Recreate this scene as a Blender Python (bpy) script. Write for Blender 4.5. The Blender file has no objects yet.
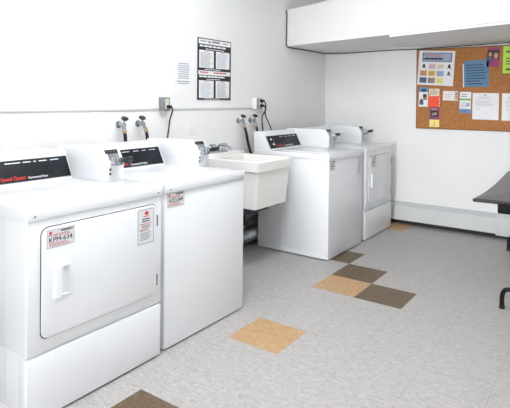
import bpy, bmesh, math, random
from mathutils import Vector, Matrix
random.seed(7)
sc = bpy.context.scene
col = sc.collection
PI = math.pi
V = Vector

# ------------------------------------------------------------------ materials
def nodes(m):
    m.use_nodes = True
    nt = m.node_tree
    return nt, nt.nodes, nt.links, nt.nodes['Principled BSDF']

def lin(c):
    return tuple((x / 12.92 if x <= .04045 else ((x + .055) / 1.055) ** 2.4) for x in c)

def mat(name, rgb, rough=.5, metal=0., vary=.04, scale=40., bump=0., bscale=120., coat=0., spec=.5):
    """rgb is sRGB 0..255; a little noise varies the colour, optional noise bump."""
    m = bpy.data.materials.new(name)
    nt, N, L, b = nodes(m)
    c = lin(tuple(x / 255 for x in rgb))
    tc = N.new('ShaderNodeTexCoord')
    no = N.new('ShaderNodeTexNoise'); no.inputs['Scale'].default_value = scale; no.inputs['Detail'].default_value = 4
    L.new(tc.outputs['Object'], no.inputs['Vector'])
    rp = N.new('ShaderNodeValToRGB')
    rp.color_ramp.elements[0].position = .3; rp.color_ramp.elements[1].position = .7
    rp.color_ramp.elements[0].color = (*[x * (1 - vary) for x in c], 1)
    rp.color_ramp.elements[1].color = (*[min(1, x * (1 + vary)) for x in c], 1)
    L.new(no.outputs['Fac'], rp.inputs['Fac']); L.new(rp.outputs['Color'], b.inputs['Base Color'])
    b.inputs['Roughness'].default_value = rough; b.inputs['Metallic'].default_value = metal
    b.inputs['Coat Weight'].default_value = coat; b.inputs['Coat Roughness'].default_value = .08
    b.inputs['Specular IOR Level'].default_value = spec
    if bump:
        n2 = N.new('ShaderNodeTexNoise'); n2.inputs['Scale'].default_value = bscale; n2.inputs['Detail'].default_value = 3
        L.new(tc.outputs['Object'], n2.inputs['Vector'])
        bp = N.new('ShaderNodeBump'); bp.inputs['Strength'].default_value = bump; bp.inputs['Distance'].default_value = .004
        L.new(n2.outputs['Fac'], bp.inputs['Height']); L.new(bp.outputs['Normal'], b.inputs['Normal'])
    return m

T = .3048
def tile_mat(name, dark, mid, light, seam=.9):
    """vinyl composition tile: chips and streaks, thin seams on the tile grid"""
    m = bpy.data.materials.new(name)
    nt, N, L, b = nodes(m)
    tc = N.new('ShaderNodeTexCoord')
    mp = N.new('ShaderNodeMapping'); mp.inputs['Scale'].default_value = (34, 84, 30); mp.inputs['Rotation'].default_value = (0, 0, .5)
    L.new(tc.outputs['Object'], mp.inputs['Vector'])
    no = N.new('ShaderNodeTexNoise'); no.inputs['Scale'].default_value = 1; no.inputs['Detail'].default_value = 5; no.inputs['Roughness'].default_value = .62
    no.inputs['Distortion'].default_value = 1.2
    L.new(mp.outputs['Vector'], no.inputs['Vector'])
    rp = N.new('ShaderNodeValToRGB'); e = rp.color_ramp.elements
    e[0].position = .30; e[1].position = .72
    e[0].color = (*lin([x / 255 for x in dark]), 1); e[1].color = (*lin([x / 255 for x in light]), 1)
    k = e.new(.5); k.color = (*lin([x / 255 for x in mid]), 1)
    L.new(no.outputs['Fac'], rp.inputs['Fac'])
    sp = N.new('ShaderNodeSeparateXYZ'); L.new(tc.outputs['Object'], sp.inputs[0])
    fs = []
    for ax in ('X', 'Y'):
        d = N.new('ShaderNodeMath'); d.operation = 'PINGPONG'; d.inputs[1].default_value = T / 2   # distance to the nearest tile line
        L.new(sp.outputs[ax], d.inputs[0])
        lt = N.new('ShaderNodeMath'); lt.operation = 'LESS_THAN'; lt.inputs[1].default_value = .0009
        L.new(d.outputs[0], lt.inputs[0]); fs.append(lt)
    mx = N.new('ShaderNodeMath'); mx.operation = 'MAXIMUM'
    L.new(fs[0].outputs[0], mx.inputs[0]); L.new(fs[1].outputs[0], mx.inputs[1])
    mu = N.new('ShaderNodeMix'); mu.data_type = 'RGBA'; mu.blend_type = 'MULTIPLY'
    sc_ = N.new('ShaderNodeMath'); sc_.operation = 'MULTIPLY'; sc_.inputs[1].default_value = seam
    L.new(mx.outputs[0], sc_.inputs[0]); L.new(sc_.outputs[0], mu.inputs['Factor'])
    L.new(rp.outputs['Color'], mu.inputs['A']); mu.inputs['B'].default_value = (.45, .43, .41, 1)
    L.new(mu.outputs['Result'], b.inputs['Base Color'])
    b.inputs['Roughness'].default_value = .42; b.inputs['Specular IOR Level'].default_value = .35
    bp = N.new('ShaderNodeBump'); bp.inputs['Strength'].default_value = .12; bp.inputs['Distance'].default_value = .003
    L.new(no.outputs['Fac'], bp.inputs['Height']); L.new(bp.outputs['Normal'], b.inputs['Normal'])
    return m

M = dict(
    wall=mat('painted wall', (240, 240, 240), .7, vary=.012, scale=3, bump=.12, bscale=60),
    wall_far=mat('painted far walls', (228, 228, 227), .8, vary=.02, scale=3),
    ceil=mat('ceiling paint', (240, 240, 239), .85, vary=.02, scale=5),
    soffit=mat('soffit paint', (236, 236, 236), .7, vary=.012, scale=4, bump=.1, bscale=50),
    enamel=mat('white enamel', (232, 234, 237), .26, vary=.006, scale=14, coat=.25),
    enamel_side=mat('white enamel side', (222, 226, 232), .34, vary=.02, scale=9),
    groove=mat('dark gap', (58, 60, 64), .6),
    panel=mat('console panel', (14, 18, 27), .32, vary=.12, scale=12, spec=.35),
    panel_edge=mat('console panel rim', (150, 155, 160), .35, .6),
    red=mat('red ink', (205, 42, 40), .5), redsoft=mat('faded red ink', (196, 96, 98), .55),
    white=mat('white ink', (236, 238, 240), .5), black=mat('black ink', (28, 28, 32), .5),
    greyink=mat('grey ink', (120, 124, 132), .55), blueink=mat('blue grey ink', (116, 128, 150), .6),
    paper=mat('paper', (236, 237, 239), .75, vary=.015, scale=20), sticker=mat('sticker vinyl', (222, 223, 226), .4, vary=.02),
    chrome=mat('brushed steel', (178, 182, 188), .25, .9, vary=.1, scale=60), darkmetal=mat('dark metal', (62, 64, 70), .35, .7, vary=.1),
    hinge=mat('hinge metal', (120, 122, 128), .4, .6),
    rubber=mat('black rubber', (24, 24, 26), .5, vary=.1), plastic=mat('black plastic', (22, 22, 25), .4, vary=.1),
    brass=mat('brass', (188, 164, 130), .4, .6, vary=.1), tub=mat('cream speckled plastic', (241, 239, 236), .5, vary=.035, scale=150, bump=.15, bscale=90),
    outlet=mat('galvanised box', (150, 155, 162), .4, .55, vary=.12, scale=80), ivory=mat('ivory plastic', (228, 222, 206), .45),
    raceway=mat('raceway paint', (230, 230, 230), .5, vary=.01), heater=mat('heater enamel', (214, 217, 217), .45, vary=.015, scale=8),
    heater_top=mat('heater louvre', (200, 204, 204), .5), cove=mat('black cove base', (30, 28, 30), .55, vary=.15),
    cork=None, cork_edge=mat('cork board edge', (128, 92, 62), .6, vary=.1),
    laminate=mat('grey laminate', (104, 102, 104), .42, vary=.06, scale=30), tedge=mat('black table edge', (13, 14, 17), .35),
    steelblack=mat('black tube', (5, 5, 6), .45, spec=.3), duct=mat('foil duct', (168, 172, 178), .33, .85, vary=.12, scale=50),
    duct_grey=mat('grey duct', (118, 124, 134), .5, .3, vary=.08), lampwhite=mat('lamp housing', (240, 240, 240), .5),
    pink=mat('pink ink', (226, 190, 204), .6), cream=mat('cream card', (232, 220, 190), .65), amber=mat('amber ink', (226, 182, 84), .6),
    bluegrey=mat('blue grey print', (160, 174, 196), .6), brownp=mat('brown print', (158, 132, 116), .6), yellow=mat('yellow print', (240, 226, 140), .6),
    flyerblue=mat('blue paper', (98, 138, 168), .7, vary=.06, scale=25), navy=mat('navy ink', (46, 66, 96), .6),
    magenta=mat('magenta print', (158, 62, 116), .6), skin=mat('printed skin tone', (198, 152, 128), .6), hairp=mat('printed dark hair', (58, 40, 40), .6),
    lime=mat('lime paper', (186, 232, 92), .7), orange=mat('orange red paper', (244, 84, 58), .65), purple=mat('purple print', (128, 62, 104), .6),
    greenp=mat('green print', (120, 172, 84), .6), skyp=mat('sky blue print', (96, 146, 190), .6), slate=mat('slate print', (76, 92, 120), .6),
    peach=mat('peach print', (214, 160, 110), .6),
)
def cork():
    m = bpy.data.materials.new('cork')
    nt, N, L, b = nodes(m)
    tc = N.new('ShaderNodeTexCoord')
    v = N.new('ShaderNodeTexNoise'); v.inputs['Scale'].default_value = 110; v.inputs['Detail'].default_value = 6; v.inputs['Roughness'].default_value = .7
    L.new(tc.outputs['Object'], v.inputs['Vector'])
    rp = N.new('ShaderNodeValToRGB'); e = rp.color_ramp.elements
    e[0].position = .3; e[1].position = .72
    e[0].color = (*lin((138 / 255, 84 / 255, 43 / 255)), 1); e[1].color = (*lin((204 / 255, 143 / 255, 86 / 255)), 1)
    L.new(v.outputs['Fac'], rp.inputs['Fac']); L.new(rp.outputs['Color'], b.inputs['Base Color'])
    b.inputs['Roughness'].default_value = .85
    bp = N.new('ShaderNodeBump'); bp.inputs['Strength'].default_value = .3; bp.inputs['Distance'].default_value = .002
    L.new(v.outputs['Fac'], bp.inputs['Height']); L.new(bp.outputs['Normal'], b.inputs['Normal'])
    return m
M['cork'] = cork()

# ------------------------------------------------------------------ mesh helpers
def merge(bm, t, mi=0):
    for f in t.faces: f.material_index = mi
    me = bpy.data.meshes.new('tmp'); t.to_mesh(me); t.free()
    bm.from_mesh(me); bpy.data.meshes.remove(me)
    return bm

def box(bm, x0, x1, y0, y1, z0, z1, bev=0., seg=2, mi=0, rot=None):
    t = bmesh.new(); bmesh.ops.create_cube(t, size=1)
    c = V(((x0 + x1) / 2, (y0 + y1) / 2, (z0 + z1) / 2)); s = V((abs(x1 - x0), abs(y1 - y0), abs(z1 - z0)))
    for v in t.verts: v.co = V((v.co.x * s.x, v.co.y * s.y, v.co.z * s.z))
    if bev: bmesh.ops.bevel(t, geom=t.edges[:], offset=bev, segments=seg, profile=.5, affect='EDGES')
    for v in t.verts: v.co = (rot @ v.co if rot else v.co) + c
    return merge(bm, t, mi)

def vbox(bm, x0, x1, y0, y1, z0, z1, r=.01, bev=.002, mi=0):
    """box with its vertical edges rounded by r, the rest by bev"""
    t = bmesh.new(); bmesh.ops.create_cube(t, size=1)
    for v in t.verts: v.co = V((x0 if v.co.x < 0 else x1, y0 if v.co.y < 0 else y1, z0 if v.co.z < 0 else z1))
    ve = [e for e in t.edges if abs(e.verts[0].co.z - e.verts[1].co.z) > 1e-6]
    bmesh.ops.bevel(t, geom=ve, offset=r, segments=4, profile=.5, affect='EDGES')
    if bev:
        he = [e for e in t.edges if abs(e.verts[0].co.z - e.verts[1].co.z) < 1e-6]
        bmesh.ops.bevel(t, geom=he, offset=bev, segments=2, profile=.5, affect='EDGES')
    return merge(bm, t, mi)

def prism(bm, prof, a0, a1, axis='y', bev=0., mi=0):
    """prof: 2D points; axis y: (x,z); axis x: (y,z); axis z: (x,y)"""
    def P(p, a): return {'y': V((p[0], a, p[1])), 'x': V((a, p[0], p[1])), 'z': V((p[0], p[1], a))}[axis]
    t = bmesh.new()
    A = [t.verts.new(P(p, a0)) for p in prof]; B = [t.verts.new(P(p, a1)) for p in prof]
    n = len(prof)
    t.faces.new(A); t.faces.new(B[::-1])
    for i in range(n): t.faces.new((A[i], B[i], B[(i + 1) % n], A[(i + 1) % n]))
    bmesh.ops.recalc_face_normals(t, faces=t.faces[:])
    if bev: bmesh.ops.bevel(t, geom=t.edges[:], offset=bev, segments=2, profile=.5, affect='EDGES')
    return merge(bm, t, mi)

def rrect(y0, y1, z0, z1, r, n=5):
    out = []
    for cy, cz, a in ((y1 - r, z1 - r, 0), (y0 + r, z1 - r, PI / 2), (y0 + r, z0 + r, PI), (y1 - r, z0 + r, 1.5 * PI)):
        for i in range(n + 1):
            t = a + i / n * PI / 2; out.append((cy + r * math.cos(t), cz + r * math.sin(t)))
    return out

def spline(pts, n=8):
    P = [V(p) for p in pts]; out = []
    for i in range(len(P) - 1):
        p0, p1, p2, p3 = P[max(i - 1, 0)], P[i], P[i + 1], P[min(i + 2, len(P) - 1)]
        for k in range(n):
            t = k / n
            out.append(.5 * ((2 * p1) + (p2 - p0) * t + (2 * p0 - 5 * p1 + 4 * p2 - p3) * t * t + (3 * p1 - p0 - 3 * p2 + p3) * t ** 3))
    return out + [P[-1]]

def tube(bm, pts, r, seg=10, mi=0, smooth=0, rfun=None):
    P = spline(pts, smooth) if smooth else [V(p) for p in pts]
    t = bmesh.new(); rings = []; prev = None
    for i, p in enumerate(P):
        d = (P[min(i + 1, len(P) - 1)] - P[max(i - 1, 0)]).normalized()
        if prev is None: prev = d.orthogonal().normalized()
        u = (prev - d * prev.dot(d))
        u = u.normalized() if u.length > 1e-6 else d.orthogonal().normalized()
        w = d.cross(u); prev = u
        rr = rfun(i, len(P)) if rfun else r
        rings.append([t.verts.new(p + (u * math.cos(2 * PI * k / seg) + w * math.sin(2 * PI * k / seg)) * rr) for k in range(seg)])
    for a, b in zip(rings, rings[1:]):
        for k in range(seg): t.faces.new((a[k], a[(k + 1) % seg], b[(k + 1) % seg], b[k])).smooth = True
    t.faces.new(rings[0][::-1]); t.faces.new(rings[-1])
    bmesh.ops.recalc_face_normals(t, faces=t.faces[:])
    return merge(bm, t, mi)

def lathe(bm, prof, origin, axis=(0, 0, 1), seg=20, mi=0):
    """prof: (radius, height) pairs along axis from origin"""
    a = V(axis).normalized(); u = a.orthogonal().normalized(); w = a.cross(u); o = V(origin)
    t = bmesh.new(); rings = []
    for r, h in prof:
        rings.append([t.verts.new(o + a * h + (u * math.cos(2 * PI * k / seg) + w * math.sin(2 * PI * k / seg)) * max(r, 1e-5)) for k in range(seg)])
    for p, q in zip(rings, rings[1:]):
        for k in range(seg): t.faces.new((p[k], p[(k + 1) % seg], q[(k + 1) % seg], q[k])).smooth = True
    t.faces.new(rings[0][::-1]); t.faces.new(rings[-1])
    bmesh.ops.recalc_face_normals(t, faces=t.faces[:])
    return merge(bm, t, mi)

def obj(name, bm, mats, parent=None, label=None, smooth=True):
    if not isinstance(mats, (list, tuple)): mats = [mats]
    me = bpy.data.meshes.new(name)
    if parent:
        # parts keep their coordinates in world space; parents only translate
        off = world_off(parent)
        for v in bm.verts: v.co -= off
    else:
        off = None
    bm.to_mesh(me); bm.free()
    for m in mats: me.materials.append(m)
    o = bpy.data.objects.new(name, me); col.objects.link(o)
    if parent: o.parent = parent
    if smooth:
        for p in me.polygons: p.use_smooth = True
        try: me.set_sharp_from_angle(angle=math.radians(38))
        except Exception: pass
    if label: o['label'] = label
    return o

def world_off(o):
    v = V(o.location)
    while o.parent: o = o.parent; v += o.location
    return v

def recentre(o):
    """a top-level one-mesh thing gets its origin at its own base"""
    me = o.data; lo = V((min(v.co.x for v in me.vertices), min(v.co.y for v in me.vertices), min(v.co.z for v in me.vertices)))
    hi = V((max(v.co.x for v in me.vertices), max(v.co.y for v in me.vertices), max(v.co.z for v in me.vertices)))
    c = V(((lo.x + hi.x) / 2, (lo.y + hi.y) / 2, lo.z))
    me.transform(Matrix.Translation(-c)); o.location = c
    return o

def tag(o, label, cat, group=None):
    o['label'] = label; o['category'] = cat
    if group: o['group'] = group
    return o

def thing(name, label, cat, loc, group=None):
    o = bpy.data.objects.new(name, None); col.objects.link(o); o.location = loc; o.empty_display_size = .1
    return tag(o, label, cat, group)

def struct(name, bm, m, smooth=False):
    o = obj(name, bm, m, smooth=smooth); o['kind'] = 'structure'; return o

# ------------------------------------------------------------------ flat printed things
class Print:
    """ink on a plane: origin at the lower left, R right, U up, N out of the surface"""
    def __init__(s, o, R, U):
        s.o = V(o); s.R = V(R).normalized(); s.U = V(U).normalized(); s.N = s.R.cross(s.U); s.bm = bmesh.new(); s.mats = []
    def mi(s, m):
        if m not in s.mats: s.mats.append(m)
        return s.mats.index(m)
    def P(s, x, y, h): return s.o + s.R * x + s.U * y + s.N * h
    def poly(s, pts, m, h0, h1):
        t = bmesh.new()
        A = [t.verts.new(s.P(x, y, h0)) for x, y in pts]; B = [t.verts.new(s.P(x, y, h1)) for x, y in pts]
        n = len(pts); t.faces.new(A[::-1]); t.faces.new(B)
        for i in range(n): t.faces.new((A[i], A[(i + 1) % n], B[(i + 1) % n], B[i]))
        bmesh.ops.recalc_face_normals(t, faces=t.faces[:]); merge(s.bm, t, s.mi(m))
    def rect(s, x, y, w, h, m, lift=.0, th=.0004):
        s.poly([(x, y), (x + w, y), (x + w, y + h), (x, y + h)], m, lift, lift + th)
    def oval(s, x, y, rx, ry, m, lift=0., th=.0004, n=14):
        s.poly([(x + rx * math.cos(2 * PI * i / n), y + ry * math.sin(2 * PI * i / n)) for i in range(n)], m, lift, lift + th)
    def frame(s, x, y, w, h, t, m, lift=0.):
        s.rect(x, y, w, t, m, lift); s.rect(x, y + h - t, w, t, m, lift); s.rect(x, y + t, t, h - 2 * t, m, lift); s.rect(x + w - t, y + t, t, h - 2 * t, m, lift)
    def lines(s, x, y, w, h, n, m, lift=0., fill=.45, seed=1, words=True, cent=False):
        """illegible print: rows of short dashes"""
        rnd = random.Random(seed)
        for i in range(n):
            yy = y + h - (i + .75) * h / n; ww = w * rnd.uniform(.68, 1.); xx = x + (w - ww) / 2 if cent else x
            if not words: s.rect(xx, yy, ww, h / n * fill, m, lift); continue
            e = xx + ww
            while xx < e - .001:
                l = min(rnd.uniform(.06, .16) * w, e - xx); s.rect(xx, yy, l * .86, h / n * fill, m, lift); xx += l
    def text(s, txt, x, y, w, h, m, lift=0., th=.0004, bold=.012):
        cu = bpy.data.curves.new('t', 'FONT'); cu.body = txt; cu.size = 1; cu.offset = bold
        o = bpy.data.objects.new('t', cu); col.objects.link(o)
        dg = bpy.context.evaluated_depsgraph_get()
        me = bpy.data.meshes.new_from_object(o.evaluated_get(dg))
        bpy.data.objects.remove(o); bpy.data.curves.remove(cu)
        xs = [v.co.x for v in me.vertices]; ys = [v.co.y for v in me.vertices]
        ax, bx, ay, by = min(xs), max(xs), min(ys), max(ys)
        for v in me.vertices:
            v.co = s.P(x + (v.co.x - ax) / (bx - ax) * w, y + (v.co.y - ay) / (by - ay) * h, lift + th)
        t = bmesh.new(); t.from_mesh(me); bpy.data.meshes.remove(me); merge(s.bm, t, s.mi(m))
    def done(s, name, parent=None):
        return obj(name, s.bm, s.mats, parent, smooth=False)

# ------------------------------------------------------------------ the room
XW, YB, ZC, XR, YF = -1.005, 2.16, 2.8, 3.1, -10.
TAN, BROWN = {(0, -3), (0, 0), (-1, 6)}, {(0, -6), (0, 1), (1, 0), (-1, 2)}
bm = bmesh.new()
i0, i1 = math.floor(XW / T), math.ceil(XR / T); j0, j1 = math.floor(YF / T), math.ceil(YB / T)
vt = {}
def gv(i, j):
    if (i, j) not in vt: vt[i, j] = bm.verts.new((min(max(i * T, XW), XR), min(max(j * T, YF), YB), 0))
    return vt[i, j]
for i in range(i0, i1):
    for j in range(j0, j1):
        f = bm.faces.new((gv(i, j), gv(i + 1, j), gv(i + 1, j + 1), gv(i, j + 1)))
        f.material_index = 1 if (i, j) in TAN else 2 if (i, j) in BROWN else 0
ext = bmesh.ops.extrude_face_region(bm, geom=bm.faces[:])
for v in [g for g in ext['geom'] if isinstance(g, bmesh.types.BMVert)]: v.co.z = -.03
bmesh.ops.recalc_face_normals(bm, faces=bm.faces[:])
struct('floor', bm, [tile_mat('grey vinyl tile', (153, 150, 147), (174, 171, 169), (190, 188, 186), .55),
                     tile_mat('tan vinyl tile', (164, 130, 92), (184, 150, 110), (202, 172, 134), .5),
                     tile_mat('brown vinyl tile', (82, 67, 48), (100, 84, 63), (122, 106, 84), .5)])
struct('wall_left', box(bmesh.new(), XW - .1, XW, YF - .1, YB + .1, -.03, ZC), M['wall'])
struct('wall_back', box(bmesh.new(), XW, XR, YB, YB + .1, -.03, ZC), M['wall'])
struct('added_shade_wall', box(bmesh.new(), XW, .11, -3.85, -3.7, 0, ZC), M['wall_far'])  # unseen wall added to keep window light off the nearest dryer's side
struct('wall_right', box(bmesh.new(), XR, XR + .1, YF - .1, YB + .1, -.03, ZC), M['wall_far'])
WX0, WX1, WZ0, WZ1 = .2, 2.4, .6, 2.6      # unseen window added behind the viewer to light the far end
bm = bmesh.new()
for x0, x1, z0, z1 in ((XW, WX0, -.03, ZC), (WX1, XR, -.03, ZC), (WX0, WX1, -.03, WZ0), (WX0, WX1, WZ1, ZC)): box(bm, x0, x1, YF - .1, YF, z0, z1)
struct('wall_front', bm, M['wall_far'])
bm = bmesh.new()
for x in (WX0, WX0 + 1.08, WX1 - 1.13, WX1 - .05): box(bm, x, x + .05, YF - .08, YF - .03, WZ0, WZ1, .003)
for z in (WZ0, WZ1 - .05): box(bm, WX0, WX1, YF - .08, YF - .03, z, z + .05, .003)
struct('added_window_1', bm, M['lampwhite'])
struct('ceiling', box(bmesh.new(), XW - .1, XR + .1, YF - .1, YB + .1, ZC, ZC + .1), M['ceil'])

# boxed-in soffit along the back wall, its face slightly out of parallel
def hexa(bm, p, mi=0):
    """p: 4 bottom points then 4 top points"""
    t = bmesh.new(); v = [t.verts.new(q) for q in p]
    for f in ((0, 1, 2, 3), (7, 6, 5, 4), (0, 4, 5, 1), (1, 5, 6, 2), (2, 6, 7, 3), (3, 7, 4, 0)): t.faces.new([v[k] for k in f])
    bmesh.ops.recalc_face_normals(t, faces=t.faces[:]); return merge(bm, t, mi)
def sof_y(x): return 1.305 + (x - XW) * (1.03 - 1.305) / 2.05
def sof_z(x): return 1.79 + (x - XW) * (1.835 - 1.79) / 2.05
xa, xb = XW, XR
bm = hexa(bmesh.new(), [(xa, sof_y(xa), sof_z(xa)), (xb, sof_y(xb), sof_z(xb)), (xb, YB, sof_z(xb)), (xa, YB, sof_z(xa)),
                        (xa, sof_y(xa), 2.15), (xb, sof_y(xb), 2.38), (xb, YB, 2.38), (xa, YB, 2.15)])
struct('trim_1', bm, M['soffit'])
xa, th = .10, .022
bm = hexa(bmesh.new(), [(xa, sof_y(xa) - .006, sof_z(xa) - th), (xb, sof_y(xb) - .006, sof_z(xb) - th), (xb, YB, sof_z(xb) - th), (xa, YB, sof_z(xa) - th),
                        (xa, sof_y(xa) - .006, sof_z(xa) - .004), (xb, sof_y(xb) - .006, sof_z(xb) - .004), (xb, YB, sof_z(xb) - .004), (xa, YB, sof_z(xa) - .004)])
struct('trim_2', bm, M['soffit'])
struct('baseboard_back', box(bmesh.new(), XW, XR, YB - .012, YB, 0, .05, .002), M['cove'])
struct('baseboard_left', box(bmesh.new(), XW, XW + .01, YF, YB - .012, 0, .1, .002), M['cove'])

# ------------------------------------------------------------------ laundry machines
XF = -.155; XB = -.82; ZD = .831; ZL = .784
def machine(kind, yL, yR, label, group, code, small, tall, knobs, slide, dx=0.):
    """kind: dryer / washer. small, tall: sticker rectangles (y0, y1, z0, z1) or None"""
    w = yR - yL
    r = thing(kind, label, kind.replace('_', ' '), ((XF + XB) / 2, (yL + yR) / 2, 0), group)
    # cabinet with pressed seams down its sides and a skirt lip at the foot
    bm = bmesh.new()
    if kind == 'clothes_dryer':
        vbox(bm, XB, XF, yL, yR, .268, ZL, .008, .003)
        vbox(bm, XB, XF - .012, yL + .001, yR - .001, .009, .275, .012, .002)
    else:
        vbox(bm, XB, XF, yL, yR, .009, ZL, .008, .003)
    for s, y in ((-1, yL), (1, yR)):
        for fx in (.14, .36, .54, .78):
            x = XB + (XF - XB) * fx
            box(bm, x - .003, x + .003, y - .0012, y + .0012, .06, ZL - .01, .0005, 1)
        box(bm, XB + .03, XF - .03, y - .002, y + .002, .010, .04, .001, 1)
    obj('cabinet', bm, M['enamel'], r)
    if kind == 'clothes_dryer':
        bm = vbox(bmesh.new(), XF - .05, XF, yL, yR, .009, .258, .008, .004)
        lp = obj('lower_panel', bm, M['enamel'], r)
    bm = box(bmesh.new(), XB + .02, XF - .02, yL + .015, yR - .015, .003, .03, .001, 1)
    obj('base', bm, M['groove'], r, 'black recessed base')
    for fx in (XB + .06, XF - .06):
        for fy in (yL + .05, yR - .05):
            obj('foot', lathe(bmesh.new(), [(.018, 0), (.02, .004), (.014, .012)], (fx, fy, 0)), M['rubber'], r)
    # deck: overhanging lip, soft front corners
    bm = vbox(bmesh.new(), -.868, XF + .007, yL - .004, yR + .004, ZL, ZD, .012, .0035)
    top = obj('top_panel', bm, M['enamel'], r)
    for fy in (yL + .03, yR - .03):
        obj('screw', lathe(bmesh.new(), [(.0038, 0), (.0038, .0012), (.002, .002)], (XF + .0068, fy, ZL + .016), (1, 0, 0), 10), M['groove'], top)
    if kind == 'clothes_washer':
        bm = vbox(bmesh.new(), -.64, -.195, yL + .075, yR - .075, ZD - .002, ZD + .005, .02, .002)
        obj('lid', bm, M['enamel'], r)
    # console
    yc = yR - .117
    prof = [(-.868, ZD - .004), (-.702, ZD - .004), (-.706, ZD + .006), (-.773, .972), (-.787, .984), (-.868, .984)]
    con = obj('console', prism(bmesh.new(), prof, yL + .002, yR - .004, 'y', .004), M['enamel'], r)
    a = V((-.7105, yL + .022, .842)); U = V((-.067, 0, .137)).normalized()   # console face
    U = (V((-.773, 0, .972)) - V((-.706, 0, ZD + .006))).normalized()
    a = V((-.706, yL + .022, ZD + .006)) + U * .004
    pw, ph = yc - .004 - (yL + .022), .118
    p = Print(a, (0, 1, 0), U)
    p.rect(0, 0, pw, ph, M['panel_edge'], 0, .0012); p.rect(.003, .003, pw - .006, ph - .006, M['panel'], .0012, .0008)
    cp = p.done('control_panel', r); cp['label'] = 'dark blue glossy control panel'
    p = Print(a, (0, 1, 0), U); h = .002
    if kind == 'clothes_dryer':
        p.text('Speed Queen', pw - .383, .008, .128, .025, M['red'], h, bold=.018); p.text('Commercial Dryer', pw - .243, .010, .108, .015, M['white'], h)
        x = pw - .345
        for l in (.075, .04, .012, .045, .055): p.lines(x, ph - .022, l * 1.3, .010, 1, M['white'], h, .5, int(l * 1000)); x += l + .018
    else:
        p.text('Speed Queen', pw - .415, .009, .128, .025, M['red'], h, bold=.018); p.text('Commercial Washer', pw - .27, .011, .135, .014, M['white'], h)
        x = pw - .31
        for l in (.06, .04, .03, .05): p.lines(x, ph - .022, l * 1.3, .009, 1, M['white'], h, .45, int(l * 1000)); x += l + .03
    p.done('lettering', cp)
    if knobs:
        nrm = V((0, 1, 0)).cross(U)
        for kx, ky in ((.05, .082), (.062, .036)):
            o = a + V((0, 1, 0)) * kx + U * ky + nrm * .0018
            obj('selector_knob', lathe(bmesh.new(), [(.013, 0), (.013, .006), (.009, .011), (.0, .012)], o, nrm, 16), M['chrome'], cp)
        p = Print(a, (0, 1, 0), U)
        for k in range(3): p.oval(.1, .036 + k * .022, .006, .006, M['greyink'], .002)
        p.done('indicator_lamps', cp)
    # coin meter
    prof = [(-.868, ZD - .003), (-.425, ZD - .003), (-.425, .932), (-.462, .993), (-.868, .993)]
    cm = obj('coin_meter', prism(bmesh.new(), prof, yc, yR - .006, 'y', .0035), M['enamel'], r)
    U2 = V((-.037, 0, .061)).normalized(); cw = .111
    p = Print((-.4255, yc + .008, .936), (0, 1, 0), U2)
    p.rect(.001, .043, cw * .74, .022, M['black'], .0003, .0008)
    for k in range(3): p.rect(.013 + k * .024, .052, .004, .004, M['greyink'], .0011, .0006)
    p.rect(.012, .004, cw * .62, .038, M['chrome'], .0003, .0012)
    p.done('coin_slot_strip', cm)
    # slide: chute bracket, sliding bar, dark finger grip
    ym = yc + .055
    bm = bmesh.new()
    box(bm, -.43, -.395, ym - .028, ym + .026, .922, .957, .003)
    e = -.355 if slide > .2 else -.378
    box(bm, -.40, e, ym - .02, ym - .013, .925, .952, .002); box(bm, -.40, e, ym + .012, ym + .019, .925, .952, .002)
    box(bm, -.425, -.39, ym - .032, ym + .03, .915, .923, .002)
    cs = obj('coin_slide', bm, M['chrome'], cm, 'steel coin slide')
    q = slide - .08; bm = box(bmesh.new(), -.41, -.325 + q, ym - .012, ym + .011, .938, .946, .002)
    prism(bm, [(a + q, b) for a, b in [(-.335, .934), (-.330, .955), (-.290, .967), (-.275, .960), (-.283, .940)]], ym - .018, ym + .018, 'y', .004, 1)
    obj('slide_bar', bm, [M['chrome'], M['plastic'] if slide > .035 else M['darkmetal']], cm, 'steel bar with a dark finger grip')
    bm = box(bmesh.new(), -.4255, -.4235, yc + .012, yc + .06, .846, .912, .0008, 1)
    cd = obj('coin_box_door', bm, M['sticker'], cm)
    for z in (.896, .873):
        obj('lock', lathe(bmesh.new(), [(.0065, 0), (.0065, .003), (.003, .004)], (-.4236, yc + .02, z), (1, 0, 0), 12), M['groove'], cm)
    if kind == 'clothes_dryer':
        d0, d1, e0, e1 = yL + .06, yR - .04, .318, .748
        bm = prism(bmesh.new(), rrect(d0 - .0035, d1 + .0035, e0 - .0035, e1 + .0035, .032), XF - .004, XF + .0015, 'x')
        obj('door_gasket', bm, M['groove'], r, 'thin dark gap round the door')
        bm = prism(bmesh.new(), rrect(d0, d1, e0, e1, .03), XF - .003, XF + .008, 'x', .0022)
        door = obj('door', bm, M['enamel'], r)
        hx = XF + .008
        y0, y1, z0, z1 = d0 + .047, d0 + .121, .466, .590
        bm = prism(bmesh.new(), [(hx - .002, y0), (hx + .012, y0 + .004), (hx + .02, y0 + .028), (hx + .019, y0 + .034), (hx + .003, y0 + .036),
                                 (hx + .002, y1 - .006), (hx + .007, y1 - .004), (hx + .006, y1), (hx - .002, y1)], z0, z1, 'z')
        box(bm, hx - .002, hx + .012, y0 + .002, y1, z1 - .008, z1, .002); box(bm, hx - .002, hx + .012, y0 + .002, y1, z0, z0 + .008, .002)
        obj('handle', bm, M['enamel'], door)
        for z in (.668, .383):
            bm = box(bmesh.new(), XF - .002, XF + .006, d1 + .0025, d1 + .0085, z - .028, z + .028, .0015, 1)
            tube(bm, [(XF + .006, d1 + .0055, z - .026), (XF + .006, d1 + .0055, z + .026)], .003, 8)
            obj('hinge', bm, M['hinge'], door, 'grey steel hinge')
        fx, host = hx, door
    else:
        fx, host = XF, r
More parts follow.
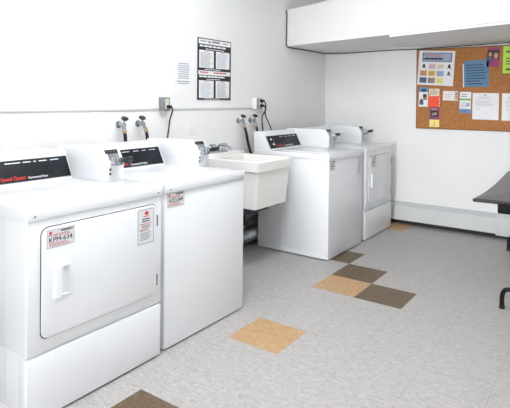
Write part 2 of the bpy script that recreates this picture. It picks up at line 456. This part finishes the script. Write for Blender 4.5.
    mred, mred2, mblk = (M['red'], M['redsoft'], M['black']) if code else (M['redsoft'], M['greyink'], M['greyink'])
    if small:
        y0, y1, z0, z1 = small; W, H = y1 - y0, z1 - z0
        st = obj('sticker', box(bmesh.new(), fx - .001, fx + .0012, y0, y1, z0, z1), M['sticker'], host, 'number sticker reading ' + code if code else 'number sticker')
        p = Print((fx + .0012, y0, z0), (0, 1, 0), (0, 0, 1))
        p.frame(0, 0, W, H, W * .014, M['greyink'])
        p.oval(W * .13, H * .83, W * .05, H * .085, mred); p.rect(W * .06, H * .66, W * .14, H * .05, M['greyink'])
        rnd = random.Random(3); x = W * .5
        while x < W * .93:
            l = W * rnd.uniform(.008, .02); p.rect(x, H * .82, l, H * .12, mblk); x += l + W * rnd.uniform(.006, .014)
        p.lines(W * .2, H * .6, W * .65, H * .16, 2, mred2, 0, .5, 5, cent=True)
        if code: [p.text(code, W * .08 + k * W * .0025, H * .30, W * .84, H * .27, mblk, .0002 * (k + 1), bold=0.) for k in (-1, 0, 1)]
        else: p.lines(W * .1, H * .3, W * .8, H * .26, 1, M['greyink'], 0, .6, 5)
        p.lines(W * .08, H * .07, W * .84, H * .2, 2, mred2, 0, .5, 8)
        p.done('lettering', st)
    if tall:
        y0, y1, z0, z1 = tall; W, H = y1 - y0, z1 - z0
        st = obj('sticker', box(bmesh.new(), fx - .001, fx + .0012, y0, y1, z0, z1), M['sticker'], host, 'tall white instruction sticker')
        p = Print((fx + .0012, y0, z0), (0, 1, 0), (0, 0, 1))
        p.frame(0, 0, W, H, W * .025, M['greyink'])
        p.oval(W * .55, H * .88, W * .12, H * .06, mred); p.rect(W * .35, H * .78, W * .36, H * .022, mred2)
        p.lines(W * .16, H * .62, W * .7, H * .13, 2, mblk, 0, .5, 1, cent=True)
        p.lines(W * .12, H * .55, W * .76, H * .05, 1, mred2, 0, .5, 2); p.lines(W * .16, H * .46, W * .7, H * .08, 2, mblk, 0, .45, 3, cent=True)
        p.lines(W * .12, H * .36, W * .76, H * .09, 2, mred2, 0, .5, 4); p.lines(W * .16, H * .1, W * .7, H * .24, 5, M['greyink'], 0, .4, 6)
        p.done('lettering', st)
    r.location.x += dx
    return r

D1 = (-1.974, -1.266); W1 = (-1.230, -.566); W2 = (.556, 1.212); D2 = (1.284, 1.940)
machine('clothes_dryer', *D1, 'white front-loading coin dryer with sticker reading KPM-634, nearest the camera', 'coin-operated dryers',
        'KPM-634', (-1.895, -1.771, .667, .737), (-1.429, -1.329, .575, .736), False, .045, .013)
machine('clothes_washer', *W1, 'white top-loading coin washer between the KPM-634 dryer and the laundry sink', 'coin-operated washers',
        'WZD-849', (-1.218, -1.094, .711, .782), None, True, .05)
machine('clothes_washer', *W2, 'white top-loading coin washer just beyond the laundry sink, one ribbed side showing', 'coin-operated washers',
        None, (.575, .668, .704, .778), (1.10, 1.195, .603, .775), True, .012)
machine('clothes_dryer', *D2, 'white front-loading coin dryer closest to the back wall and baseboard heater', 'coin-operated dryers',
        None, (1.392, 1.512, .652, .743), None, False, .03)

# ------------------------------------------------------------------ laundry tub
tb = thing('laundry_tub', 'cream plastic wall-hung laundry tub between the two washers', 'sink', (-.68, .18, 0))
def ring(bm, secs, mi=0, close_top=False):
    """loft of rectangles (x0,x1,y0,y1,z) with rounded corners r"""
    t = bmesh.new(); rows = []
    for x0, x1, y0, y1, z, r in secs: rows.append([t.verts.new((a, b, z)) for a, b in rrect(x0, x1, y0, y1, r, 4)])
    for A, B in zip(rows, rows[1:]):
        n = len(A)
        for k in range(n): t.faces.new((A[k], A[(k + 1) % n], B[(k + 1) % n], B[k]))
    t.faces.new(rows[0]); t.faces.new(rows[-1][::-1])
    bmesh.ops.recalc_face_normals(t, faces=t.faces[:]); return merge(bm, t, mi)
ty0, ty1, tx = -.062, .425, -.40
bm = ring(bmesh.new(), [(-.93, tx - .035, ty0 + .022, ty1 - .03, .462, .025), (-.955, tx - .012, ty0 + .012, ty1 - .014, .728, .02), (-.962, tx - .008, ty0 + .008, ty1 - .01, .732, .02),
                        (-.975, tx, ty0, ty1, .735, .012), (-.975, tx + .001, ty0 - .001, ty1 + .001, .803, .012), (-.972, tx - .003, ty0 + .003, ty1 - .003, .808, .012),
                        (-.86, tx - .03, ty0 + .03, ty1 - .03, .808, .03), (-.85, tx - .035, ty0 + .035, ty1 - .035, .80, .03),
                        (-.83, tx - .08, ty0 + .07, ty1 - .07, .49, .05)])
bas = obj('basin', bm, M['tub'], tb)
bm = box(bmesh.new(), -.985, -.865, ty0 + .006, ty1 - .006, .800, .832, .006)
obj('back_ledge', bm, M['tub'], tb)
bm = bmesh.new()
for k in (-.012, .012): box(bm, tx + .0005, tx + .0035, .18 + k * 1.6 - .008, .18 + k * 1.6 + .008, .748, .756, .001, 1)
obj('moulded_mark', bm, M['cream'], bas)
bm = bmesh.new()
for y in (ty0 + .07, ty1 - .08):
    box(bm, XW + .002, -.48, y - .012, y + .012, .436, .462, .003)
    prism(bm, [(XW + .002, .30), (XW + .002, .36), (-.55, .44), (-.60, .44)], y - .01, y + .01, 'y')
box(bm, -.62, -.58, ty0 + .05, ty1 - .07, .39, .458, .003)
obj('support_bracket', bm, M['darkmetal'], tb, 'dark steel wall bracket')
bm = tube(bmesh.new(), [(-.70, .18, .462), (-.70, .18, .34), (-.70, .2, .29), (-.76, .22, .27), (-.82, .22, .30), (-.99, .22, .31)], .022, 12, smooth=5)
obj('drain_pipe', bm, M['plastic'], tb, 'black drain trap')
fa = obj('faucet', box(bmesh.new(), -.945, -.895, .03, .235, .832, .848, .006), M['chrome'], tb, 'chrome faucet')
for y in (.06, .205):
    bm = lathe(bmesh.new(), [(.017, 0), (.017, .012), (.011, .02), (.010, .034), (.018, .038), (.019, .05), (.012, .056)], (-.92, y, .847))
    for k in range(3):
        a = k * 2 * PI / 3 + .4
        tube(bm, [(-.92, y, .892), (-.92 + .03 * math.cos(a), y + .03 * math.sin(a), .896)], .006, 8)
    obj('faucet_handle', bm, M['chrome'], fa)
bm = tube(bmesh.new(), [(-.92, .132, .845), (-.92, .132, .875), (-.90, .132, .893), (-.84, .132, .892), (-.80, .132, .875), (-.795, .132, .862)], .010, 12, smooth=5)
obj('spout', bm, M['chrome'], fa)

# ducts on the floor behind the tub
def corr(i, n): return .058 + .004 * math.sin(i * 1.9)
P = [(-.92 + .0 * k, -.50 + k * .0045 * 1.0, .082) for k in range(0, 310)]
o = obj('dryer_vent_duct', tube(bmesh.new(), P, .06, 16, rfun=corr), M['duct'])
recentre(o); tag(o, 'silver flexible foil vent duct lying on the floor under the laundry tub', 'duct')
o = obj('waste_pipe', tube(bmesh.new(), [(-.935, -.45, .25), (-.935, .9, .25)], .05, 18), M['duct_grey'])
recentre(o); tag(o, 'smooth grey pipe above the silver foil duct under the laundry tub', 'pipe')

# ------------------------------------------------------------------ valves, hoses, outlets, cords on the left wall
def valve(y, zc, label, tilt):
    r = thing('supply_valve', label, 'valve', (XW, y, zc - .08), 'water supply valves on the left wall')
    bm = lathe(bmesh.new(), [(.024, 0), (.024, .003), (.012, .008), (.010, .05)], (XW, y, zc - .045), (1, 0, 0), 16)
    obj('wall_flange', bm, M['chrome'], r)
    bm = tube(bmesh.new(), [(XW + .035, y, zc - .045), (XW + .062, y, zc - .045)], .014, 12)
    tube(bm, [(XW + .055, y, zc - .05), (XW + .062, y + tilt * .3, zc - .09)], .012, 12)
    tube(bm, [(XW + .05, y, zc - .045), (XW + .062, y - tilt * .3, zc - .008)], .008, 10)
    obj('valve_body', bm, M['chrome'], r)
    bm = lathe(bmesh.new(), [(.010, -.004), (.022, 0), (.025, .005), (.022, .011), (.008, .014)], (XW + .062, y - tilt * .3, zc - .008), (.45, -.1, .9), 14)
    obj('valve_wheel', bm, M['plastic'], r, 'black hand wheel')
    return r
def hose(pts, label):
    o = obj('fill_hose', tube(bmesh.new(), pts, .0115, 12, smooth=8), M['rubber'])
    c = V(pts[0]); o.data.transform(Matrix.Translation(-c)); o.location = c
    tag(o, label, 'hose', 'washer fill hoses')
    d = (V(pts[1]) - c).normalized()
    q = obj('coupling', lathe(bmesh.new(), [(.013, -.012), (.015, -.008), (.015, .008), (.012, .012)], c, d, 12), M['brass'], o, 'brass coupling')
    return o
HX = XW + .062
valve(-.810, 1.128, 'black-wheeled water valve above the washer by the KPM-634 dryer, first of its pair', .0)
hose([(HX, -.810, 1.04), (HX + .004, -.805, .98), (HX, -.815, .9), (-.93, -.83, .82), (-.90, -.835, .70)], 'black fill hose dropping behind the console of the washer by the KPM-634 dryer, nearer')
valve(-.640, 1.130, 'black-wheeled water valve above the washer by the KPM-634 dryer, nearer the laundry sink', .06)
hose([(HX, -.622, 1.04), (HX + .004, -.612, .98), (HX, -.62, .9), (-.93, -.635, .82), (-.90, -.66, .70)], 'black fill hose behind the washer by the KPM-634 dryer, nearer the sink')
valve(.512, 1.118, 'black-wheeled water valve directly above the far end of the laundry sink', .03)
hose([(HX, .521, 1.03), (HX + .004, .545, .97), (HX, .58, .88), (-.93, .60, .80), (-.90, .625, .70)], 'longer black fill hose beside the washer beyond the sink')
valve(.690, 1.118, 'black-wheeled water valve above the washer beyond the laundry sink, below the two plugs', .02)
hose([(HX, .696, 1.03), (HX + .003, .715, .97), (HX, .725, .88), (-.93, .725, .80), (-.90, .725, .70)], 'black fill hose behind the console of the washer beyond the sink')

def outlet(y0, y1, z0, z1, label, side):
    r = thing('outlet_box', label, 'outlet', (XW, (y0 + y1) / 2, z0), 'surface outlet boxes on the left wall')
    obj('box', vbox(bmesh.new(), XW, XW + .048, y0, y1, z0, z1, .008, .003), side, r)
    obj('cover_plate', box(bmesh.new(), XW + .048, XW + .051, y0 + .004, y1 - .004, z0 + .004, z1 - .004, .001, 1), M['outlet'], r)
    w = (y1 - y0); ym = (y0 + y1) / 2
    so = obj('socket', box(bmesh.new(), XW + .05, XW + .0535, ym - .018, ym + .018, z0 + .012, z1 - .012, .001, 1), M['ivory'], r, 'ivory duplex socket')
    p = Print((XW + .0535, ym - .018, z0 + .012), (0, 1, 0), (0, 0, 1))
    for zz in (.012, .05): p.rect(.010, zz, .003, .010, M['black']); p.rect(.023, zz, .003, .010, M['black'])
    p.done('slots', so)
    return r
def cord(plug, pts, label):
    o = obj('power_cord', tube(bmesh.new(), pts, .0055, 8, smooth=8), M['rubber'])
    c = V(pts[0]); o.data.transform(Matrix.Translation(-c)); o.location = c
    tag(o, label, 'cord', 'machine power cords')
    x, y, z = plug
    bm = box(bmesh.new(), x, x + .03, y - .014, y + .014, z - .012, z + .012, .004)
    tube(bm, [(x + .026, y, z), V(pts[0])], .008, 8)
    obj('plug', bm, M['plastic'], o)
    return o
ox = XW + .0535
outlet(-1.735, -1.640, 1.172, 1.262, 'grey surface outlet box high above the KPM-634 dryer, cut by the picture edge', M['outlet'])
cord((ox, -1.688, 1.192), [(ox + .032, -1.686, 1.185), (ox + .02, -1.672, 1.15), (XW + .04, -1.672, 1.08), (XW + .06, -1.69, 1.0), (-.93, -1.70, .9), (-.90, -1.70, .78)], 'black power cord hanging behind the KPM-634 dryer')
outlet(-.447, -.375, 1.172, 1.268, 'grey surface outlet box with one plug, above the washer by the KPM-634 dryer', M['outlet'])
cord((ox, -.405, 1.200), [(ox + .033, -.395, 1.192), (ox + .012, -.372, 1.16), (XW + .04, -.370, 1.10), (XW + .045, -.388, 1.02), (XW + .05, -.42, .92), (-.925, -.53, .84), (-.90, -.58, .76)], 'black power cord hanging from the single-plug outlet box')
outlet(.722, .822, 1.172, 1.272, 'white-sided surface outlet box with two plugs, above the washer beyond the sink', M['lampwhite'])
cord((ox, .780, 1.246), [(ox + .034, .795, 1.245), (ox + .02, .838, 1.20), (XW + .04, .880, 1.12), (XW + .05, .955, 1.0), (XW + .06, .98, .9), (-.90, .98, .76)], 'black power cord from the upper plug of the two-plug outlet box')
cord((ox, .780, 1.203), [(ox + .034, .795, 1.200), (ox + .018, .835, 1.16), (XW + .03, .842, 1.10), (XW + .04, .838, 1.0), (XW + .06, .835, .9), (-.90, .835, .76)], 'black power cord from the lower plug of the two-plug outlet box')
bm = bmesh.new()
for y0, y1 in ((-3.68, -1.735), (-1.640, -.447), (-.375, .722)): box(bm, XW, XW + .012, y0, y1, 1.178, 1.198, .002)
o = obj('wire_raceway', bm, M['raceway']); recentre(o); tag(o, 'long white surface wire raceway joining the outlet boxes on the left wall', 'raceway')
o = obj('blank_cover_plate', box(bmesh.new(), XW, XW + .008, -.115, -.045, .985, 1.085, .0015), M['wall']); recentre(o)
tag(o, 'small blank white cover plate on the wall above the laundry sink', 'cover plate')

# ------------------------------------------------------------------ notices on the left wall
p0 = (XW, -.028, 1.252); W, H = .424, .490
o = obj('rules_sign', box(bmesh.new(), XW, XW + .006, p0[1], p0[1] + W, 1.252, 1.252 + H), M['black'])
recentre(o); tag(o, 'black and white laundry rules sign with four text panels on the left wall', 'sign')
p = Print((XW + .006, p0[1], p0[2]), (0, 1, 0), (0, 0, 1))
p.rect(.008, H * .905, W - .016, H * .08, M['paper']); p.oval(W * .33, H * .945, .012, .012, M['red']); p.lines(W * .40, H * .925, W * .32, H * .05, 1, M['greyink'], .0005, .6, 3)
p.lines(W * .06, H * .935, W * .2, H * .03, 1, M['greyink'], .0005, .5, 2); p.lines(W * .74, H * .935, W * .2, H * .03, 1, M['greyink'], .0005, .5, 4)
p.lines(W * .05, H * .85, W * .9, H * .04, 1, M['white'], 0, .7, 5); p.lines(W * .2, H * .815, W * .6, H * .025, 1, M['white'], 0, .5, 6, cent=True)
for k, (a, b) in enumerate(((.05, .49), (.54, .98))):
    for q, (c, d) in enumerate(((.52, .805), (.03, .315))):
        x, y, w, h = W * a - .006, H * c, W * (b - a) - .006, H * (d - c)
        p.rect(x, y, w, h, M['paper']); p.rect(x + w * .35, y + h * .92, w * .3, h * .03, M['redsoft'], .0005)
        p.lines(x + w * .1, y + h * .06, w * .8, h * .82, 13, M['bluegrey'] if (k + q) % 2 else M['greyink'], .0005, .34, 10 + k * 2 + q)
p.lines(W * .2, H * .485, W * .6, H * .025, 1, M['white'], 0, .5, 7)
p.rect(.008, H * .405, W - .016, H * .07, M['paper']); p.lines(W * .06, H * .425, W * .32, H * .04, 1, M['redsoft'], .0005, .6, 8); p.lines(W * .46, H * .425, W * .48, H * .04, 1, M['redsoft'], .0005, .6, 9)
p.lines(W * .04, H * .355, W * .92, H * .04, 1, M['white'], 0, .7, 11); p.lines(W * .25, H * .325, W * .5, H * .022, 1, M['white'], 0, .5, 12)
p.lines(W * .2, H * .004, W * .6, H * .02, 1, M['white'], 0, .5, 13)
p.done('printing', o)

o = obj('paper_notice', box(bmesh.new(), XW, XW + .0016, -.278, -.092, 1.346, 1.556), M['paper'])
recentre(o); tag(o, 'plain white typed paper notice taped left of the rules sign', 'notice')
p = Print((XW + .0016, -.278, 1.346), (0, 1, 0), (0, 0, 1))
p.lines(.02, .062, .145, .125, 8, M['blueink'], 0, .36, 21, cent=True); p.lines(.02, .022, .145, .03, 2, M['blueink'], 0, .45, 23, cent=True)
p.done('printing', o)

# ------------------------------------------------------------------ back wall: heater, cable, cork board
ht = thing('baseboard_heater', 'long white metal baseboard heater along the foot of the back wall', 'heater', (.3, YB - .03, 0))
hy = YB - .062
prof = [(YB, .205), (YB, .225), (hy + .035, .225), (hy + .004, .198), (hy, .190), (hy, .048), (hy + .006, .043), (hy + .02, .043), (hy + .02, .06), (YB, .06)]
def pr_x(pf, a, b, bev=0.): return prism(bmesh.new(), pf, a, b, 'x', bev)
obj('cover', pr_x([(YB, .058), (YB, .190), (hy, .190), (hy, .048), (hy + .006, .046), (hy + .03, .058)], -.95, .765), M['heater'], ht)
obj('top_louvre', pr_x([(YB, .190), (YB, .226), (YB - .014, .226), (hy + .002, .194), (hy + .002, .190)], -.95, .765), M['heater_top'], ht)
obj('end_cap', pr_x([(YB, .034), (YB, .226), (YB - .014, .228), (hy - .004, .195), (hy - .004, .034)], .765, .90, .002), M['heater'], ht)
obj('cover', pr_x([(YB, .044), (YB, .226), (YB - .014, .226), (hy, .193), (hy, .044)], .902, 2.4), M['heater'], ht)

cz = lambda x: sof_z(x) - .006
pts = [(XW + .004, sof_y(XW) - .012, 2.15), (XW + .012, sof_y(XW) - .012, 2.10), (XW + .010, sof_y(XW) - .01, 1.95), (XW + .008, sof_y(XW) - .008, 1.82),
       (XW + .012, sof_y(XW) + .03, 1.782), (XW + .012, 1.6, 1.782), (XW + .012, 2.0, 1.782), (XW + .03, YB - .012, 1.782), (-.7, YB - .012, 1.776), (-.3, YB - .012, 1.784), (0., YB - .024, 1.780), (.4, YB - .024, 1.786), (.9, YB - .024, 1.798), (1.6, YB - .024, 1.812)]
o = obj('loose_cable', tube(bmesh.new(), pts, .0048, 8, smooth=8), M['plastic'])
recentre(o); tag(o, 'thin black cable running down and under the white soffit', 'cable')

bx0, bx1, bz0, bz1 = .018, 1.24, .983, 1.776
bb = thing('bulletin_board', 'brown cork bulletin board full of papers on the back wall', 'bulletin board', ((bx0 + bx1) / 2, YB, bz0))
obj('cork_sheet', box(bmesh.new(), bx0 + .006, bx1 - .006, YB - .014, YB, bz0 + .006, bz1 - .006), M['cork'], bb)
bm = bmesh.new()
for a in ((bx0, bx1, bz0, bz0 + .007), (bx0, bx1, bz1 - .007, bz1), (bx0, bx0 + .007, bz0 + .007, bz1 - .007), (bx1 - .007, bx1, bz0 + .007, bz1 - .007)):
    box(bm, a[0], a[1], YB - .017, YB, a[2], a[3], .001, 1)
obj('edge_frame', bm, M['cork_edge'], bb)

YP = YB - .0142
def sheet(name, x, z, w, h, rot, paper, label, cat, draw=None, lift=0., group=None, cut=0., th=.0012):
    """a paper pinned on the cork: (x, z) its lower left corner, rot in degrees anticlockwise"""
    a = math.radians(rot); R = V((math.cos(a), 0, math.sin(a))); U = V((-math.sin(a), 0, math.cos(a)))
    p = Print((x, YP - lift, z), R, U)
    pts = [(0, 0), (w, 0), (w, h), (cut, h), (0, h - cut)] if cut else [(0, 0), (w, 0), (w, h), (0, h)]
    p.poly(pts, paper, 0, th)
    o = p.done(name); recentre(o); tag(o, label, cat, group or 'papers pinned on the cork board')
    if draw:
        q = Print(V((x, YP - lift, z)) + p.N * th, R, U); draw(q, w, h); q.done('printing', o)
    return o
def d_big(p, w, h):
    p.rect(w * .1, h * .68, w * .82, h * .27, M['slate']); p.rect(w * .13, h * .70, w * .76, h * .23, M['bluegrey'], .0005)
    p.lines(w * .16, h * .83, w * .55, h * .08, 2, M['redsoft'], .001, .5, 2); p.lines(w * .16, h * .72, w * .7, h * .08, 1, M['black'], .001, .75, 4)
    grid = [[('hairp', .5), ('pink', 1), ('cream', 1), ('hairp', .5)], [('peach', .8), ('amber', 1.05), ('bluegrey', 1), ('slate', .5)], [('slate', .7), ('brownp', .9), ('yellow', 1.05), (None, 0)]]
    for r_, row in enumerate(grid):
        for c_, (m, s) in enumerate(row):
            if not m: continue
            x, y = w * (.06 + .235 * c_), h * (.47 - .205 * r_); ww, hh = w * .2, h * .16
            if s < .75 and m != 'slate' or (m == 'slate' and s <= .5):
                p.oval(x + ww * .5, y + hh * .75, ww * .16, hh * .18, M[m]); p.poly([(x + ww * .25, y + hh * .1), (x + ww * .5, y + hh * .3), (x + ww * .8, y + hh * .05), (x + ww * .62, y + hh * .65), (x + ww * .35, y + hh * .65)], M[m], 0, .0004)
            else:
                p.rect(x, y, ww, hh, M[m])
                p.lines(x + ww * .1, y + hh * .2, ww * .8, hh * .6, 3, M['greyink'] if m != 'peach' else M['hairp'], .0005, .22, r_ * 4 + c_)
sheet('flyer', .026, 1.424, .343, .340, -3.5, M['paper'], 'large white flyer with coloured boxes in rows at the upper left of the cork board', 'flyer', d_big)
def d_blue(p, w, h):
    p.lines(w * .12, h * .08, w * .78, h * .8, 8, M['navy'], 0, .35, 5, words=False); p.rect(0, 0, w * .035, h * .88, M['paper'])
sheet('flyer', .462, 1.392, .228, .252, 1.2, M['flyerblue'], 'blue paper flyer with a clipped corner at the middle top of the cork board', 'flyer', d_blue, cut=.03)
def d_photo(p, w, h):
    p.rect(0, h * .38, w, h * .62, M['hairp']); p.rect(0, h * .86, w, h * .14, M['magenta'], .0004)
    for cx, cy in ((.25, .64), (.72, .56)):
        p.oval(w * cx, h * (cy - .24), w * .24, h * .16, M['magenta'] if cx > .5 else M['slate'], .0005); p.oval(w * cx, h * (cy + .03), w * .2, h * .16, M['brownp' if cx > .5 else 'hairp'], .0010); p.oval(w * cx, h * cy, w * .14, h * .12, M['skin'], .0015)
sheet('photo_flyer', .664, 1.583, .103, .180, -4, M['magenta'], 'magenta photo flyer showing two people, pinned beside the lime green paper', 'flyer', d_photo)
def d_lime(p, w, h):
    p.lines(w * .12, h * .72, w * .6, h * .14, 1, M['black'], 0, .55, 3); p.lines(w * .12, h * .3, w * .6, h * .3, 3, M['black'], 0, .4, 5); p.lines(w * .12, h * .08, w * .6, h * .12, 1, M['black'], 0, .6, 9)
sheet('flyer', .802, 1.517, .215, .248, -1, M['lime'], 'lime green flyer at the upper right of the cork board, cut by the picture edge', 'flyer', d_lime)
def d_card(p, w, h):
    p.rect(0, h * .76, w, h * .24, M['skyp']); p.rect(w * .3, h * .78, w * .5, h * .14, M['navy'], .0005); p.rect(w * .1, h * .1, w * .42, h * .2, M['slate'])
    p.rect(w * .45, h * .35, w * .45, h * .32, M['brownp']); p.oval(w * .65, h * .55, w * .14, h * .08, M['hairp'], .0005); p.oval(w * .3, h * .32, w * .16, h * .08, M['navy'], .0005)
sheet('brochure', .042, 1.202, .090, .193, -1, M['paper'], 'narrow white brochure with a blue header left of the orange-red note', 'brochure', d_card)
def d_beige(p, w, h):
    p.lines(w * .15, h * .2, w * .7, h * .6, 3, M['brownp'], 0, .4, 5); p.oval(w * .12, h * .25, w * .07, h * .12, M['greenp']); p.oval(w * .45, h * .86, .005, .006, M['black'])
sheet('business_card', .143, 1.308, .100, .074, -1, M['cream'], 'cream card pinned directly above the orange-red note', 'card', d_beige)
def d_note(p, w, h):
    for k in range(4): p.oval(w * .985, h * (.15 + k * .22), .004, .006, M['paper'])
sheet('square_note', .140, 1.200, .106, .108, -.5, M['orange'], 'blank orange-red square note on the cork board', 'note', d_note)
def d_purple(p, w, h):
    p.rect(w * .12, h * .2, w * .76, h * .5, M['hairp']); p.oval(w * .38, h * .42, w * .16, h * .14, M['greyink'], .0005); p.oval(w * .62, h * .46, w * .14, h * .12, M['skin'], .0005); p.lines(w * .2, h * .78, w * .6, h * .12, 1, M['pink'], 0, .5, 2)
sheet('photo_card', .151, 1.080, .094, .117, 0, M['purple'], 'purple photo card between the orange-red note and the yellow card', 'card', d_purple)
def d_yellow(p, w, h):
    p.lines(w * .18, h * .12, w * .64, h * .25, 2, M['peach'], 0, .5, 2); p.oval(w * .5, h * .62, w * .12, h * .17, M['amber'])
sheet('business_card', .151, 1.004, .093, .070, 0, M['yellow'], 'pale yellow card at the foot of the column below the orange-red note', 'card', d_yellow)
def d_white(p, w, h):
    p.lines(w * .1, h * .2, w * .5, h * .55, 3, M['peach'], 0, .3, 2); p.rect(w * .8, h * .1, w * .18, h * .8, M['brownp']); p.oval(w * .88, h * .6, w * .07, h * .15, M['skin'], .0005); p.oval(w * .86, h * .3, w * .08, h * .14, M['amber'], .0005)
sheet('business_card', .276, 1.266, .139, .092, -1.5, M['paper'], 'white card with a small photo strip, pinned between the two narrow brochures', 'card', d_white)
def d_broch(p, w, h):
    p.lines(w * .12, h * .74, w * .7, h * .18, 2, M['greyink'], 0, .4, 3); p.rect(0, h * .6, w, h * .08, M['greenp']); p.rect(0, 0, w, h * .2, M['skyp']); p.lines(w * .1, h * .25, w * .6, h * .28, 3, M['greyink'], 0, .3, 5); p.oval(w * .75, h * .4, w * .16, h * .1, M['bluegrey'])
    p.lines(w * .12, h * .06, w * .7, h * .08, 1, M['navy'], 0, .5, 8)
sheet('brochure', .430, 1.146, .102, .203, -1, M['paper'], 'white, green and blue brochure just left of the large white letter', 'brochure', d_broch)
def d_let(seed):
    def f(p, w, h):
        p.rect(w * .42, h * .91, w * .12, h * .025, M['black']); p.lines(w * .2, h * .78, w * .62, h * .1, 2, M['greyink'], 0, .2, seed); p.lines(w * .12, h * .5, w * .75, h * .24, 4, M['greyink'], 0, .18, seed + 1); p.lines(w * .12, h * .38, w * .2, h * .08, 2, M['greyink'], 0, .18, seed + 2)
    return f
sheet('letter', .546, 1.088, .226, .250, -.6, M['paper'], 'white typed letter right of the green and blue brochure', 'letter', d_let(3))
sheet('letter', .797, 1.084, .226, .250, -.6, M['paper'], 'white typed letter cut by the picture edge, below the lime green paper', 'letter', d_let(13))
def pin(x, z, label):
    o = obj('push_pin', lathe(bmesh.new(), [(.002, 0), (.003, .003), (.0045, .006), (.0045, .012), (.006, .014), (.005, .016)], (x, YP + .0004, z), (0, -1, 0), 10), M['slate'])
    tag(recentre(o), label, 'pin', 'loose pins in the cork')
pin(.371, 1.224, 'dark push pin stuck in bare cork below the white photo-strip card')
pin(.437, 1.460, 'dark push pin stuck in bare cork left of the blue flyer')
pin(.803, 1.470, 'dark push pin in bare cork under the lime green paper')

# ------------------------------------------------------------------ table at the right
ZT = .66
tt = thing('folding_table', 'grey-topped folding table with black edge and black tube legs at the right', 'table', (1.35, 1.1, 0))
left = [(.944, .335), (.951, .45), (.955, .6), (.954, .75), (.948, 1.01), (.931, 1.38), (.903, 1.87)]
poly = left + [(1.66, 1.90), (1.70, .37)]
obj('tabletop', prism(bmesh.new(), poly, ZT - .022, ZT, 'z', .002), M['laminate'], tt)
n = len(poly); cx = sum(p[0] for p in poly) / n; cy = sum(p[1] for p in poly) / n
bm = bmesh.new()
E_ = [V((x, y, ZT - .0125)) for x, y in spline([(x, y, 0) for x, y in left], 4) and [(q.x, q.y) for q in spline([(x, y, 0) for x, y in left], 4)]] + [V((1.66, 1.90, ZT - .0125)), V((1.70, .37, ZT - .0125))]
for a, b in zip(E_, E_[1:] + E_[:1]): tube(bm, [a, b], .0106, 8)
obj('edge_band', bm, M['tedge'], tt, 'black rubber edge band')
def tleg(y, x0, x1, xu):
    bm = tube(bmesh.new(), [(x0, y, .0), (x0, y, .07), (x0 + .012, y, .108), (x0 + .05, y, .122), ((x0 + x1) / 2, y, .122), (x1 - .05, y, .122), (x1 - .012, y, .108), (x1, y, .07), (x1, y, 0)], .0135, 10, smooth=5)
    for x in (xu, x0 + x1 - xu): tube(bm, [(x, y, .12), (x, y, .61)], .0135, 10)
    lg = obj('leg', bm, M['steelblack'], tt)
    for x in (x0, x1): obj('leg_tip', lathe(bmesh.new(), [(.016, 0), (.017, .004), (.016, .02), (.0138, .022)], (x, y, 0.)), M['rubber'], lg)
    return lg
tleg(.385, 1.096, 1.60, 1.22)
tleg(1.76, .925, 1.56, .958)
bm = bmesh.new()
box(bm, 1.07, 1.62, .36, .43, .578, .638, .004)
obj('leg_mount', bm, M['steelblack'], tt)
bm = bmesh.new(); box(bm, .97, 1.60, 1.73, 1.79, .596, .638, .004)
obj('leg_mount', bm, M['steelblack'], tt)

# ------------------------------------------------------------------ lights: two ceiling fluorescent fixtures behind / above the camera, plus an added aisle fill
def lamp(x, y, sx, sy, e, label):
    r = thing('ceiling_light', label, 'ceiling light', (x, y, ZC - .06), 'ceiling light fixtures')
    obj('housing', box(bmesh.new(), x - sx / 2 - .02, x + sx / 2 + .02, y - sy / 2 - .02, y + sy / 2 + .02, ZC - .06, ZC, .004), M['lampwhite'], r)
    m = bpy.data.materials.new('lit diffuser'); nt, N, L, b = nodes(m)
    b.inputs['Emission Color'].default_value = (.96, .98, 1, 1); b.inputs['Emission Strength'].default_value = e
    obj('diffuser', box(bmesh.new(), x - sx / 2, x + sx / 2, y - sy / 2, y + sy / 2, ZC - .075, ZC - .06, .003), m, r)
lamp(.3, -1.1, .32, 1.25, 24, 'unseen ceiling fill light added above the aisle facing the laundry sink')  # extra fixture added to fill the shaded machine sides and wall corner
lamp(.9, -2., .32, 1.25, 9, 'lit fluorescent ceiling fixture above the dryer and washer by the sink')
lamp(1.9, -3.2, .32, 1.25, 8, 'lit fluorescent ceiling fixture behind the viewer')

w = bpy.data.worlds.new('World'); sc.world = w; w.use_nodes = True
bg = w.node_tree.nodes['Background']; bg.inputs[0].default_value = (.965, .98, 1, 1); bg.inputs[1].default_value = 22
pl = bpy.data.lights.new('added_window_portal', 'AREA'); pl.shape = 'RECTANGLE'; pl.size = WX1 - WX0; pl.size_y = WZ1 - WZ0; pl.cycles.is_portal = True
po = bpy.data.objects.new('added_window_portal', pl); col.objects.link(po); po.location = ((WX0 + WX1) / 2, YF - .02, (WZ0 + WZ1) / 2); po.rotation_euler = (PI / 2, 0, 0)

# ------------------------------------------------------------------ camera
f, px, py = 510.107, 242.352, 103.528
cam = bpy.data.cameras.new('camera'); co = bpy.data.objects.new('camera', cam); col.objects.link(co)
cam.sensor_fit = 'HORIZONTAL'; cam.sensor_width = 36; cam.lens = f / 510 * 36; cam.clip_start = .02
cam.shift_x = (255 - px) / 510; cam.shift_y = (py - 204) / 510
yaw, pitch, roll = .631, .006, -.008
co.location = (1.638, -3.043, 1.249)
co.matrix_world = Matrix.Translation(co.location) @ Matrix.Rotation(yaw, 4, 'Z') @ Matrix.Rotation(PI / 2 - pitch, 4, 'X') @ Matrix.Rotation(-roll, 4, 'Z')
sc.camera = co

sc.view_settings.view_transform = 'Standard'; sc.view_settings.look = 'None'
sc.view_settings.gamma = 1; sc.view_settings.use_curve_mapping = False
sc.view_settings.exposure = 0.56
